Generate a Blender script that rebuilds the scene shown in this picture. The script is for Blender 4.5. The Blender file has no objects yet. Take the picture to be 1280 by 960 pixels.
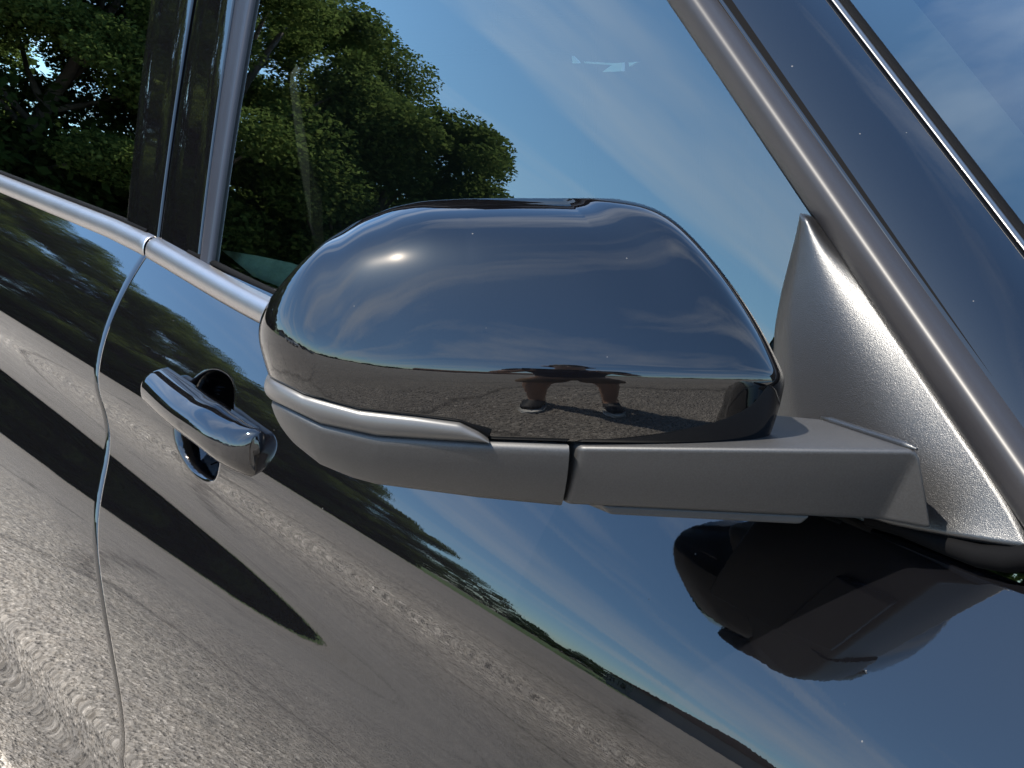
import bpy, bmesh, math, random
import numpy as np
from mathutils import Vector, Matrix
random.seed(7); rng = np.random.default_rng(11)
scene = bpy.context.scene
COL = scene.collection
PI = math.pi

# ------------------------------------------------------------------ camera
F = 1860.0                                   # focal length in pixels of a 1280 wide frame
PITCH = math.atan(534 / F)
YAW = math.atan(1344 * math.cos(PITCH) / F)  # from the car's rearward axis
C = np.array([.6, -.67, 1.36])
_c, _s, _cp, _sp = math.cos(YAW), math.sin(YAW), math.cos(PITCH), math.sin(PITCH)
FW = np.array([-_c*_cp, _s*_cp, -_sp]); RT = np.array([_s, _c, 0.]); UP = np.array([-_c*_sp, _s*_sp, _cp])
cam = bpy.data.cameras.new('camera'); camo = bpy.data.objects.new('camera', cam); COL.objects.link(camo)
cam.sensor_width = 36; cam.lens = F / 1280 * 36; cam.clip_start = .01; cam.clip_end = 2000
camo.matrix_world = Matrix(((RT[0], UP[0], -FW[0], C[0]), (RT[1], UP[1], -FW[1], C[1]), (RT[2], UP[2], -FW[2], C[2]), (0, 0, 0, 1)))
scene.camera = camo

# ------------------------------------------------------------------ sky, sun, exposure
SUN_AZ = (-.08, -1.0); SUN_EL = math.radians(60)
_n = math.hypot(*SUN_AZ)
SUN = Vector((SUN_AZ[0]/_n*math.cos(SUN_EL), SUN_AZ[1]/_n*math.cos(SUN_EL), math.sin(SUN_EL)))
world = bpy.data.worlds.new('World'); scene.world = world; world.use_nodes = True
wt = world.node_tree; wt.nodes.clear()
def wn(t, **k):
    n = wt.nodes.new(t)
    for a, b in k.items(): setattr(n, a, b)
    return n
sky = wn('ShaderNodeTexSky', sky_type='NISHITA', sun_disc=False, sun_elevation=SUN_EL, sun_rotation=math.atan2(SUN.x, SUN.y), air_density=1.0, dust_density=.55, ozone_density=1.0)
tc = wn('ShaderNodeTexCoord'); sep = wn('ShaderNodeSeparateXYZ'); wt.links.new(tc.outputs['Generated'], sep.inputs[0])
zc = wn('ShaderNodeMath', operation='ADD'); zc.inputs[1].default_value = .22
zm = wn('ShaderNodeMath', operation='MAXIMUM'); zm.inputs[1].default_value = 0; wt.links.new(sep.outputs[2], zm.inputs[0]); wt.links.new(zm.outputs[0], zc.inputs[0])
dx = wn('ShaderNodeMath', operation='DIVIDE'); dy = wn('ShaderNodeMath', operation='DIVIDE')
for o, d in ((0, dx), (1, dy)): wt.links.new(sep.outputs[o], d.inputs[0]); wt.links.new(zc.outputs[0], d.inputs[1])
cmb = wn('ShaderNodeCombineXYZ'); wt.links.new(dx.outputs[0], cmb.inputs[0]); wt.links.new(dy.outputs[0], cmb.inputs[1])
mp = wn('ShaderNodeMapping'); mp.inputs['Rotation'].default_value = (0, 0, math.radians(20)); mp.inputs['Scale'].default_value = (2.2, .45, 1); mp.inputs['Location'].default_value = (.3, .2, 0)
wt.links.new(cmb.outputs[0], mp.inputs[0])
cn = wn('ShaderNodeTexNoise'); cn.inputs['Scale'].default_value = 1.5; cn.inputs['Detail'].default_value = 7; cn.inputs['Roughness'].default_value = .55; cn.inputs['Distortion'].default_value = .5
wt.links.new(mp.outputs[0], cn.inputs['Vector'])
cr = wn('ShaderNodeMapRange'); cr.inputs['From Min'].default_value = .47; cr.inputs['From Max'].default_value = .78; cr.inputs['To Max'].default_value = .55
wt.links.new(cn.outputs[0], cr.inputs[0])
tn = wn('ShaderNodeMix', data_type='RGBA', blend_type='MULTIPLY'); tn.inputs[0].default_value = 1; tn.inputs[7].default_value = (.74, .98, 1.12, 1); wt.links.new(sky.outputs[0], tn.inputs[6])
mx = wn('ShaderNodeMix', data_type='RGBA'); mx.inputs[7].default_value = (7.5, 7.7, 7.9, 1)
wt.links.new(cr.outputs[0], mx.inputs[0]); wt.links.new(tn.outputs[2], mx.inputs[6])
bg = wn('ShaderNodeBackground'); bg.inputs['Strength'].default_value = .122
wo = wn('ShaderNodeOutputWorld'); wt.links.new(mx.outputs[2], bg.inputs[0]); wt.links.new(bg.outputs[0], wo.inputs[0])
sl = bpy.data.lights.new('sun', 'SUN'); sl.energy = 4.9; sl.angle = math.radians(.53); sl.color = (1, .93, .82)
so = bpy.data.objects.new('sun', sl); COL.objects.link(so); so.rotation_euler = SUN.to_track_quat('Z', 'Y').to_euler(); so.location = (-8, -20, 24)
vs = scene.view_settings; vs.view_transform = 'Standard'; vs.look = 'None'; vs.exposure = 2.15; vs.gamma = 1; vs.use_curve_mapping = False
scene.render.resolution_x = 1024; scene.render.resolution_y = 768

# ------------------------------------------------------------------ helpers
def ray(px, py):
    d = FW + RT*(px-640)/F - UP*(py-480)/F
    return d / np.linalg.norm(d)
def atY(px, py, Y):
    d = ray(px, py); return C + d*(Y-C[1])/d[1]
def atZ(px, py, Z):
    d = ray(px, py); return C + d*(Z-C[2])/d[2]
def atPl(px, py, p0, n):
    d = ray(px, py); n = np.array(n); return C + d*(((np.array(p0)-C) @ n)/(d @ n))
def proj(P):
    v = np.asarray(P, float) - C; z = v @ FW
    return np.array([640 + F*(v @ RT)/z, 480 - F*(v @ UP)/z])
def pchip(x, y, xi):
    x = np.array(x, float); y = np.array(y, float); h = np.diff(x); d = np.diff(y)/h; m = np.zeros(len(x))
    for i in range(1, len(x)-1):
        if d[i-1]*d[i] > 0:
            w1 = 2*h[i]+h[i-1]; w2 = h[i]+2*h[i-1]; m[i] = (w1+w2)/(w1/d[i-1]+w2/d[i])
    m[0] = d[0]; m[-1] = d[-1]
    xi = np.clip(np.asarray(xi, float), x[0], x[-1]); k = np.clip(np.searchsorted(x, xi)-1, 0, len(h)-1); t = (xi-x[k])/h[k]
    return (1+2*t)*(1-t)**2*y[k] + t*(1-t)**2*h[k]*m[k] + t*t*(3-2*t)*y[k+1] + t*t*(t-1)*h[k]*m[k+1]
def smooth(t):
    t = np.clip(t, 0, 1); return t*t*(3-2*t)

def mesh_obj(name, verts, faces, m, parent=None, sm=True):
    me = bpy.data.meshes.new(name); me.from_pydata([tuple(map(float, v)) for v in verts], [], [tuple(map(int, f)) for f in faces]); me.update()
    if sm: me.polygons.foreach_set('use_smooth', [True]*len(me.polygons))
    if m: me.materials.append(m)
    o = bpy.data.objects.new(name, me); COL.objects.link(o)
    if parent: o.parent = parent
    return o
def fixn(o):
    bm = bmesh.new(); bm.from_mesh(o.data); bmesh.ops.recalc_face_normals(bm, faces=bm.faces); bm.to_mesh(o.data); bm.free(); return o
def grid_faces(nr, nc, off=0, closed=False):
    f = []
    for i in range(nr-1):
        for j in range(nc if closed else nc-1):
            a = off+i*nc+j; b = off+i*nc+(j+1) % nc
            f.append((a, b, b+nc, a+nc))
    return f
def grid_obj(name, G, m, parent=None, closed=False, flip=False):
    nr, nc = G.shape[:2]; f = grid_faces(nr, nc, 0, closed)
    if flip: f = [q[::-1] for q in f]
    return mesh_obj(name, G.reshape(-1, 3), f, m, parent)
def bevel(o, w, seg=3, ang=30):
    b = o.modifiers.new('bevel', 'BEVEL'); b.width = w; b.segments = seg; b.limit_method = 'ANGLE'; b.angle_limit = math.radians(ang); b.harden_normals = False
    return o
def solid(o, t, off=-1):
    s = o.modifiers.new('solid', 'SOLIDIFY'); s.thickness = t; s.offset = off; return o
def tube(pts, r, n=8, cap=True):
    pts = np.asarray(pts, float); r = np.broadcast_to(np.asarray(r, float), (len(pts),))
    V = []; up = np.array([0, 0, 1.])
    for i, p in enumerate(pts):
        t = pts[min(i+1, len(pts)-1)] - pts[max(i-1, 0)]; t = t/ (np.linalg.norm(t)+1e-9)
        a = np.cross(t, up)
        if np.linalg.norm(a) < .05: a = np.cross(t, [1., 0, 0])
        a /= np.linalg.norm(a); b = np.cross(t, a)
        for k in range(n):
            q = 2*PI*k/n; V.append(p + r[i]*(a*math.cos(q)+b*math.sin(q)))
    Fc = grid_faces(len(pts), n, 0, True)
    if cap: Fc.append(tuple(range(n-1, -1, -1))); Fc.append(tuple(range((len(pts)-1)*n, len(pts)*n)))
    return V, Fc
def join(parts):
    V = []; Fc = []
    for v, f in parts:
        o = len(V); V += [tuple(x) for x in v]; Fc += [tuple(i+o for i in q) for q in f]
    return V, Fc
def box(c, h, R=None):
    V = []
    for sx in (-1, 1):
        for sy in (-1, 1):
            for sz in (-1, 1):
                v = np.array([sx*h[0], sy*h[1], sz*h[2]])
                if R is not None: v = R @ v
                V.append(np.array(c)+v)
    return V, [(0, 1, 3, 2), (4, 6, 7, 5), (0, 4, 5, 1), (2, 3, 7, 6), (0, 2, 6, 4), (1, 5, 7, 3)]
def empty(name, loc):
    o = bpy.data.objects.new(name, None); COL.objects.link(o); o.location = loc; o.empty_display_size = .1; return o
def adopt(child, parent):
    child.parent = parent; child.matrix_parent_inverse = Matrix.Translation(parent.location).inverted() if parent.type == 'EMPTY' else Matrix()
    return child
def tag(o, label, cat=None, group=None, kind=None):
    if label: o['label'] = label
    if cat: o['category'] = cat
    if group: o['group'] = group
    if kind: o['kind'] = kind
    return o

# ------------------------------------------------------------------ materials
def new_mat(name):
    m = bpy.data.materials.new(name); m.use_nodes = True; nt = m.node_tree; return m, nt, nt.nodes['Principled BSDF'], nt.nodes['Material Output']
def noise(nt, scale, detail=4, rough=.5, vec=None):
    n = nt.nodes.new('ShaderNodeTexNoise'); n.inputs['Scale'].default_value = scale; n.inputs['Detail'].default_value = detail; n.inputs['Roughness'].default_value = rough
    if vec is not None: nt.links.new(vec, n.inputs['Vector'])
    return n
def objco(nt):
    return nt.nodes.new('ShaderNodeTexCoord').outputs['Object']
def ramp(nt, inp, stops):
    r = nt.nodes.new('ShaderNodeValToRGB'); e = r.color_ramp.elements
    while len(e) < len(stops): e.new(.5)
    for el, (p, c) in zip(e, stops): el.position = p; el.color = tuple(c)+(1,) if len(c) == 3 else c
    nt.links.new(inp, r.inputs[0]); return r
def bump(nt, h, strength, dist, bsdf):
    b = nt.nodes.new('ShaderNodeBump'); b.inputs['Strength'].default_value = strength; b.inputs['Distance'].default_value = dist
    nt.links.new(h, b.inputs['Height'])
    for s in (bsdf if isinstance(bsdf, (list, tuple)) else [bsdf]): nt.links.new(b.outputs[0], s.inputs['Normal'])
    return b
def plain(name, col, rough=.5, metal=0., ior=1.45, var=.12, vs_=6., bs=0., bd=.001, bscale=80.):
    m, nt, b, o = new_mat(name); v = objco(nt)
    n = noise(nt, vs_, 5, .6, v)
    r = ramp(nt, n.outputs[0], [(.3, tuple(x*(1-var) for x in col)), (.7, tuple(min(1, x*(1+var)) for x in col))])
    nt.links.new(r.outputs[0], b.inputs['Base Color'])
    b.inputs['Roughness'].default_value = rough; b.inputs['Metallic'].default_value = metal; b.inputs['IOR'].default_value = ior
    if bs:
        n2 = noise(nt, bscale, 3, .6, v); bump(nt, n2.outputs[0], bs, bd, b)
    return m
def paint(name, dust=.6, dscale=55., haze=.015, ior=1.53, hr=.14):
    m, nt, b, out = new_mat(name); v = objco(nt)
    b.inputs['Base Color'].default_value = (.0012, .0012, .0015, 1); b.inputs['Roughness'].default_value = .012; b.inputs['IOR'].default_value = ior
    # faint orange peel
    n = noise(nt, 260, 2, .5, v); bump(nt, n.outputs[0], .016, .0006, b)
    # a film of wax haze and fine swirl that widens the sun's glint
    g = nt.nodes.new('ShaderNodeBsdfGlossy'); g.inputs['Roughness'].default_value = hr; g.inputs['Color'].default_value = (.5, .45, .4, 1)
    lw = nt.nodes.new('ShaderNodeMixShader'); lw.inputs[0].default_value = haze*.35
    nt.links.new(b.outputs[0], lw.inputs[1]); nt.links.new(g.outputs[0], lw.inputs[2])
    # dust specks
    vo = nt.nodes.new('ShaderNodeTexVoronoi'); vo.inputs['Scale'].default_value = dscale; nt.links.new(v, vo.inputs['Vector'])
    hs = nt.nodes.new('ShaderNodeSeparateColor'); nt.links.new(vo.outputs['Color'], hs.inputs[0])
    rad = nt.nodes.new('ShaderNodeMapRange'); rad.inputs['From Min'].default_value = .45; rad.inputs['From Max'].default_value = 1; rad.inputs['To Min'].default_value = 0; rad.inputs['To Max'].default_value = .04
    nt.links.new(hs.outputs[0], rad.inputs[0])
    lt = nt.nodes.new('ShaderNodeMath'); lt.operation = 'LESS_THAN'; nt.links.new(vo.outputs['Distance'], lt.inputs[0]); nt.links.new(rad.outputs[0], lt.inputs[1])
    am = nt.nodes.new('ShaderNodeMath'); am.operation = 'MULTIPLY'; am.inputs[1].default_value = dust; nt.links.new(lt.outputs[0], am.inputs[0])
    df = nt.nodes.new('ShaderNodeBsdfDiffuse'); df.inputs['Color'].default_value = (.075, .072, .07, 1)
    mx = nt.nodes.new('ShaderNodeMixShader'); nt.links.new(am.outputs[0], mx.inputs[0]); nt.links.new(lw.outputs[0], mx.inputs[1]); nt.links.new(df.outputs[0], mx.inputs[2])
    nt.links.new(mx.outputs[0], out.inputs[0])
    return m
def glass(name, tint, ior=1.52, gain=1.75):
    m, nt, b, out = new_mat(name); nt.nodes.remove(b)
    fr = nt.nodes.new('ShaderNodeFresnel'); fr.inputs['IOR'].default_value = ior
    mu = nt.nodes.new('ShaderNodeMath'); mu.operation = 'MULTIPLY'; mu.use_clamp = True; mu.inputs[1].default_value = gain; nt.links.new(fr.outputs[0], mu.inputs[0])
    t = nt.nodes.new('ShaderNodeBsdfTransparent'); t.inputs[0].default_value = tint+(1,)
    g = nt.nodes.new('ShaderNodeBsdfGlossy'); g.inputs['Roughness'].default_value = .004; g.inputs['Color'].default_value = (.93, 1., .99, 1)
    v = objco(nt); n = noise(nt, 9, 2, .5, v)
    bp = nt.nodes.new('ShaderNodeBump'); bp.inputs['Strength'].default_value = .012; bp.inputs['Distance'].default_value = .004; nt.links.new(n.outputs[0], bp.inputs['Height']); nt.links.new(bp.outputs[0], g.inputs['Normal'])
    x = nt.nodes.new('ShaderNodeMixShader'); nt.links.new(mu.outputs[0], x.inputs[0]); nt.links.new(t.outputs[0], x.inputs[1]); nt.links.new(g.outputs[0], x.inputs[2])
    nt.links.new(x.outputs[0], out.inputs[0]); return m
def grain_plastic(name, col, rough, scale, strength, dist):
    m, nt, b, out = new_mat(name); v = objco(nt)
    b.inputs['Roughness'].default_value = rough; b.inputs['IOR'].default_value = 1.48
    n = noise(nt, scale, 2, .6, v); bump(nt, n.outputs[0], strength, dist, b)
    r = ramp(nt, n.outputs[0], [(.35, tuple(c*.7 for c in col)), (.65, tuple(c*1.3 for c in col))]); nt.links.new(r.outputs[0], b.inputs['Base Color'])
    return m

PAINT = paint('black gloss paint'); PAINT_CAP = paint('black gloss mirror cap paint', dscale=85, dust=.6, haze=.007, hr=.2)
PILLAR = paint('gloss black pillar trim', dust=.2, haze=.02, ior=1.45)
GLASS = glass('tinted green side glass', (.32, .43, .38)); GLASS_REAR = glass('dark privacy glass', (.05, .055, .055), gain=1.9)
SCREEN = glass('windscreen glass', (.35, .45, .42), gain=2.1)
SATIN = plain('satin grey trim', (.012, .0113, .0122), .42, 0., ior=1.28, var=.05, vs_=30, bs=.05, bd=.0004, bscale=700)
BELT = plain('brushed satin belt trim', (.29, .27, .26), .34, 1., var=.06, vs_=20, bs=.06, bd=.0004, bscale=600)
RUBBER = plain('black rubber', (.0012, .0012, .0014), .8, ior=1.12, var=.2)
CHANNEL = plain('dark blue grey channel rubber', (.008, .009, .013), .32, var=.1, ior=1.3)
HOUSING = grain_plastic('matte charcoal plastic', (.0105, .0103, .0107), .52, 900, .10, .0004)
SAIL = grain_plastic('grained charcoal plastic', (.006, .006, .0065), .33, 1700, .55, .0004)
FRIT = plain('grey windscreen edge band', (.045, .045, .046), .4, var=.05)
CABIN = plain('black cabin trim', (.003, .003, .0032), .8, var=.3)
CARD = plain('pale trim seen through glass', (.35, .36, .32), .6, var=.2, vs_=30)
WHITE = plain('white card', (.8, .8, .78), .7, var=.03)
MGLASS = plain('mirror glass', (.75, .77, .78), .02, 1., var=.01)
m_, nt_, b_, o_ = new_mat('clear indicator lens')
b_.inputs['Base Color'].default_value = (.026, .025, .0245, 1); b_.inputs['Roughness'].default_value = .42; b_.inputs['IOR'].default_value = 1.5; b_.inputs['Coat Weight'].default_value = .08; b_.inputs['Coat Roughness'].default_value = .05
_v = objco(nt_); _w = nt_.nodes.new('ShaderNodeTexNoise'); _w.inputs['Scale'].default_value = 60; nt_.links.new(_v, _w.inputs[0]); bump(nt_, _w.outputs[0], .12, .001, b_)
LENS = m_

# ------------------------------------------------------------------ the setting
def ground_mat():
    m, nt, b, out = new_mat('grey chip-sealed ground'); v = objco(nt)
    vo = nt.nodes.new('ShaderNodeTexVoronoi'); vo.inputs['Scale'].default_value = 120; nt.links.new(v, vo.inputs['Vector'])
    vo2 = nt.nodes.new('ShaderNodeTexVoronoi'); vo2.inputs['Scale'].default_value = 45; nt.links.new(v, vo2.inputs['Vector'])
    sc = nt.nodes.new('ShaderNodeSeparateColor'); nt.links.new(vo.outputs['Color'], sc.inputs[0])
    r = ramp(nt, sc.outputs[0], [(0, (.155, .142, .126)), (.55, (.23, .211, .188)), (.9, (.295, .27, .242)), (1, (.45, .415, .375))])
    n = noise(nt, 1.1, 6, .6, v); r2 = ramp(nt, n.outputs[0], [(.3, (.80, .80, .80)), (.7, (1.06, 1.05, 1.03))])
    nm = noise(nt, 9, 5, .65, v); r3 = ramp(nt, nm.outputs[0], [(.3, (.75, .75, .76)), (.65, (1.1, 1.09, 1.07))])
    def mul(a, b2):
        x = nt.nodes.new('ShaderNodeMix'); x.data_type = 'RGBA'; x.blend_type = 'MULTIPLY'; x.inputs[0].default_value = 1; nt.links.new(a, x.inputs[6]); nt.links.new(b2, x.inputs[7]); return x.outputs[2]
    c = mul(mul(r.outputs[0], r2.outputs[0]), r3.outputs[0])
    # tar-dark cracks wandering through the surface
    wn_ = noise(nt, 2.2, 4, .6, v); wa = nt.nodes.new('ShaderNodeVectorMath'); wa.operation = 'MULTIPLY_ADD'; wa.inputs[1].default_value = (.5, .5, 0); nt.links.new(wn_.outputs['Color'], wa.inputs[0]); nt.links.new(v, wa.inputs[2])
    ve = nt.nodes.new('ShaderNodeTexVoronoi'); ve.feature = 'DISTANCE_TO_EDGE'; ve.inputs['Scale'].default_value = .33; nt.links.new(wa.outputs[0], ve.inputs['Vector'])
    rc = ramp(nt, ve.outputs['Distance'], [(0, (.42, .41, .4)), (.006, (.8, .8, .8)), (.016, (1, 1, 1))]); c = mul(c, rc.outputs[0])
    nt.links.new(c, b.inputs['Base Color']); b.inputs['Roughness'].default_value = .85
    ad = nt.nodes.new('ShaderNodeMath'); ad.operation = 'MULTIPLY_ADD'; ad.inputs[1].default_value = 2.; nt.links.new(vo2.outputs['Distance'], ad.inputs[0]); nt.links.new(vo.outputs['Distance'], ad.inputs[2])
    inv = nt.nodes.new('ShaderNodeMath'); inv.operation = 'MULTIPLY'; inv.inputs[1].default_value = -1; nt.links.new(ad.outputs[0], inv.inputs[0])
    bump(nt, inv.outputs[0], 1., .0075, b); return m
GROUND = ground_mat()
ground = mesh_obj('ground', [(-700, -700, 0), (700, -700, 0), (700, 700, 0), (-700, 700, 0)], [(0, 1, 2, 3)], GROUND); tag(ground, 'grey gravelly parking surface mirrored in the doors', kind='structure')
GRASS = plain('rough grass', (.055, .10, .022), .9, var=.45, vs_=3.5, bs=1, bd=.08, bscale=14)
def polar(a, d, z=0.):      # a degrees from the car's rearward axis towards its right-hand side
    a = math.radians(a); return (-.5-d*math.cos(a), -d*math.sin(a), z)
gv = [polar(a, 23.6+.5*math.sin(a*.9)+.3*math.sin(a*2.7), .02) for a in range(-60, 49, 2)] + [polar(a, 120, .02) for a in range(48, -61, -2)]
tag(mesh_obj('grass_verge', gv, [tuple(range(len(gv)))], GRASS), 'green grass verge at the foot of the trees', kind='structure')

# loose chips on the ground beside the car
def chips():
    n = 26000
    P = np.stack([rng.uniform(-4.2, 1.2, n), -.22 - 3.6*rng.random(n)**1.5, np.zeros(n)], 1)
    S = .003 + .006*rng.random(n)**2.2
    base = np.array([(1, 0, 0), (0, 1, 0), (-1, 0, 0), (0, -1, 0), (0, 0, .75)], float)
    A = rng.uniform(0, 2*PI, n); ca, sa = np.cos(A), np.sin(A)
    J = base[None] * (1 + .45*(rng.random((n, 5, 1))-.5)); J[:, :, 0] *= rng.uniform(.8, 1.5, (n, 1))
    X = J[..., 0]*ca[:, None]-J[..., 1]*sa[:, None]; Y = J[..., 0]*sa[:, None]+J[..., 1]*ca[:, None]
    V = np.stack([X, Y, J[..., 2]], 2)*S[:, None, None] + P[:, None, :]
    fb = np.array([(0, 1, 4), (1, 2, 4), (2, 3, 4), (3, 0, 4)])
    Fc = (fb[None]+5*np.arange(n)[:, None, None]).reshape(-1, 3)
    o = mesh_obj('gravel', V.reshape(-1, 3), Fc, plain('loose stone chips', (.26, .232, .2), .9, var=.35, vs_=45), sm=False)
    tag(o, 'loose grey stone chips on the ground by the car', 'gravel', kind='stuff')
chips()

# ------------------------------------------------------------------ the car
car = tag(empty('car', (-.5, .85, 0)), 'glossy black car seen close at its right door mirror and front door', 'car')
def part(o): return adopt(o, car)

# door skin: one vertical section, carried along the car; nodes are (height, tilt of the surface above vertical)
ZB = 1.020
KN = [('C1', .819, -.5), ('cmin', .900, -56), ('C2', 1.000, -14), ('w', 1.065, -8), ('C3', 1.14, -16), ('m', 1.30, -44), ('c4', 1.68, -70), ('low', 1.9, -52), ('sill', 2.3, -70)]
zz = np.linspace(.18, ZB, 421)
def solve_section():
    z = np.array([ZB]+[1.36-n[1]*.57 for n in KN])
    for it in range(20):
        phi = [46.]+[(math.degrees(math.atan(n[1]))+n[2])/2 for n in KN]
        f = pchip(z[::-1], phi[::-1], zz); t = np.tan(np.radians(f))
        yy = -np.concatenate([np.cumsum(((t[1:]+t[:-1])/2*np.diff(zz))[::-1])[::-1], [0]])
        for i, n in enumerate(KN, 1):
            g = 1.36-n[1]*(.67+yy)-zz; j = np.argmin(np.abs(g)); z[i] = zz[j]
        z = np.minimum.accumulate(z - np.arange(len(z))*1e-5)
    return z, np.array(phi)
ZN, PHN = solve_section()
ZW = ZN[4]
def amp(x):      # the scallop of the lower door deepens towards the rear
    return np.interp(x, [-2.6, -1.75, -1.2, -.9, -.7, -.5, -.2, .1], [9.6, 9.2, 7.4, 5.6, 4.2, 2.2, .2, -.6])
def sig(x): return float(np.interp(x, [-1.75, -1.1, -.5], [.062, .049, .035]))
def skin(xs):
    G = np.zeros((len(zz), len(xs), 3))
    for j, x in enumerate(xs):
        f = pchip(ZN[::-1], PHN[::-1], zz) + amp(x)*np.exp(-((zz-ZW+.004*smooth((-x-.6)/.8))/sig(x))**2)
        t = np.tan(np.radians(f))
        G[:, j, 1] = -np.concatenate([np.cumsum(((t[1:]+t[:-1])/2*np.diff(zz))[::-1])[::-1], [0]])
        G[:, j, 0] = x; G[:, j, 2] = zz
    return G
def skin_y(x, z): return float(np.interp(z, zz, skin([x])[:, 0, 1]))
# door gap: where the shut line crosses the skin
gap_px = [(183, 316), (158, 365), (140, 405), (124, 455), (128, 500), (133, 545), (126, 600), (122, 640), (127, 700), (135, 745), (145, 850), (155, 950)]
_gx = []; _gz = []
for q in gap_px:
    Y = -.05
    for _ in range(30):
        P = atY(*q, Y); Y = .5*Y+.5*skin_y(P[0], min(max(P[2], .19), ZB))
    _gx.append(P[0]); _gz.append(P[2])
_o = np.argsort(_gz); gap_c = np.polyfit(np.array(_gz)[_o], np.array(_gx)[_o], 4)
def gap_x(z):
    zc_ = np.clip(z, min(_gz), ZB); return np.polyval(gap_c, zc_)
HC = atY(250, 534, -.092)     # centre of the handle recess
def warp(x0, x1, n, edge, side):
    # columns run from x0 to x1; the column next to the shut line follows it
    us = np.linspace(0, 1, n); G = skin(x0+(x1-x0)*us)
    for i, z in enumerate(zz):
        e = gap_x(z) + edge
        if side < 0: G[i, :, 0] = x0 + (e-x0)*us
        else: G[i, :, 0] = e + (x1-e)*us
    # rounded returns at the belt, the bottom and the shut line
    return G
def dent(G):
    dxx = (G[..., 0]-HC[0])/.062; dzz = (G[..., 2]-HC[2])/.056
    r = (np.abs(dxx)**2.4+np.abs(dzz)**2.4)**(1/2.4)
    G[..., 1] += .075*smooth((1.0-r)/.40)
    return G
def skin_obj(name, G, edge_cols):
    nr, nc = G.shape[:2]
    # belt return
    top = [G[-1]+np.array([0, .007*math.sin(q)+.002*q, .0035*(math.sin(q*1.3))]) for q in np.linspace(.2, 1.5, 7)]+[G[-1]+np.array([0, .03, -.006])]
    G = np.concatenate([G]+[t[None] for t in top], 0)
    for e in edge_cols:
        s = -1 if e == 0 else 1
        c0 = G[:, 0 if e == 0 else -1]
        r = [c0+np.array([s*.0008, .0006, 0]), c0+np.array([s*.0014, .002, 0]), c0+np.array([s*.0014, .03, 0])]
        if e == 0: G = np.concatenate([np.stack(r[::-1], 1), G], 1)
        else: G = np.concatenate([G, np.stack(r, 1)], 1)
    return part(grid_obj(name, G, PAINT))
rd = skin_obj('rear_door', warp(-3.3, float(gap_x(.76)), 150, -.0013, -1), [1])
fd = skin_obj('front_door', dent(warp(float(gap_x(.76)), .30, 480, .0013, 1)), [0, 1])
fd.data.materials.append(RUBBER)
for pg in fd.data.polygons:     # matte black faces put the shade into the upper finger recess
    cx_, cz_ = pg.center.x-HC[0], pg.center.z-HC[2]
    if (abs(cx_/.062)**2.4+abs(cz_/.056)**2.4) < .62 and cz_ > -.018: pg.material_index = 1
ff = skin_obj('front_fender', skin(np.linspace(.305, 1.1, 60)), [0])

# belt mouldings
TB = math.tan(math.radians(14.5))
def wy(z, x=0.): return .004 + TB*(z-ZB) + .10*(z-ZB)**2     # the side-glass surface
WP0 = (0, .004, ZB); WN = np.array([0, -1, TB]); WN /= np.linalg.norm(WN)
def onW(px, py, off=0.):    # pixel -> point on the glass plane, off metres outside it
    P = C.copy(); Z = 1.15
    for _ in range(25):
        Y = wy(Z)-off; P = atY(px, py, Y); Z = P[2]
    return P
def belt(name, xa, xb, ztop):
    sec = [(.010, .000), (.004, -.0002), (-.001, -.002), (-.005, -.006), (-.0075, -.011), (-.0085, -.0165), (-.0085, -.021), (-.0075, -.0245), (-.0045, -.0265), (.004, -.027), (.010, -.026)]
    xs = np.concatenate([[xa, xa+.0006, xa+.002], np.linspace(xa+.02, xb-.02, 20), [xb-.002, xb-.0006, xb]])
    sc = np.concatenate([[.86, .97, 1.], np.ones(20), [1., .97, .86]])
    G = np.array([[(x, -.002-1.05*(1.0335-ztop(x))+y*k, ztop(x)+.0135*(k-1)+z*k) for (y, z) in sec] for x, k in zip(xs, sc)])
    o = grid_obj(name, G, BELT); fixn(o); return part(o)
def bz(x): return 1.0325 - .016*smooth((x+1.3)/.6)
gb = float(gap_x(ZB))
belt('belt_moulding', -3.3, gb-.004, bz); belt('belt_moulding', gb+.004, -.24, bz)
def lip(name, xa, xb):      # thin wiper seal above the moulding
    G = np.array([[(x, wy(bz(x))+o, bz(x)+h) for o, h in ((.006, -.004), (-.004, -.002), (-.006, .001), (-.003, .0035), (.006, .0035))] for x in np.linspace(xa, xb, 24)])
    return part(fixn(grid_obj(name, G, RUBBER)))
lip('window_seal', -3.3, gb-.03); lip('window_seal', gb+.10, .0)

# side glass
_A, _B = onW(835, 0, 0), onW(1285, 668, 0)
def pil_x(z): return _B[0]+(_A[0]-_B[0])*(z-_B[2])/(_A[2]-_B[2])
def pane(name, x0, x1, z0, z1, m, off=0., lean=0.):
    zs = np.linspace(z0, z1, 24); xs = np.linspace(x0, x1, 40)
    G = np.array([[((x0+lean*(z-ZB))*(1-u)+(min(pil_x(z), .13) if x1 > 0 else x1+lean*(z-ZB))*u, wy(z)-off, z) for u in np.linspace(0, 1, 40)] for z in zs])
    return part(grid_obj(name, G, m))
LEAN = -.075
pane('rear_window', -3.3, gb-.05, 1.0, 1.47, GLASS_REAR, 0, LEAN)
pane('front_window', gb+.055, .17, 1.0, 1.47, GLASS, 0, LEAN)
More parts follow.
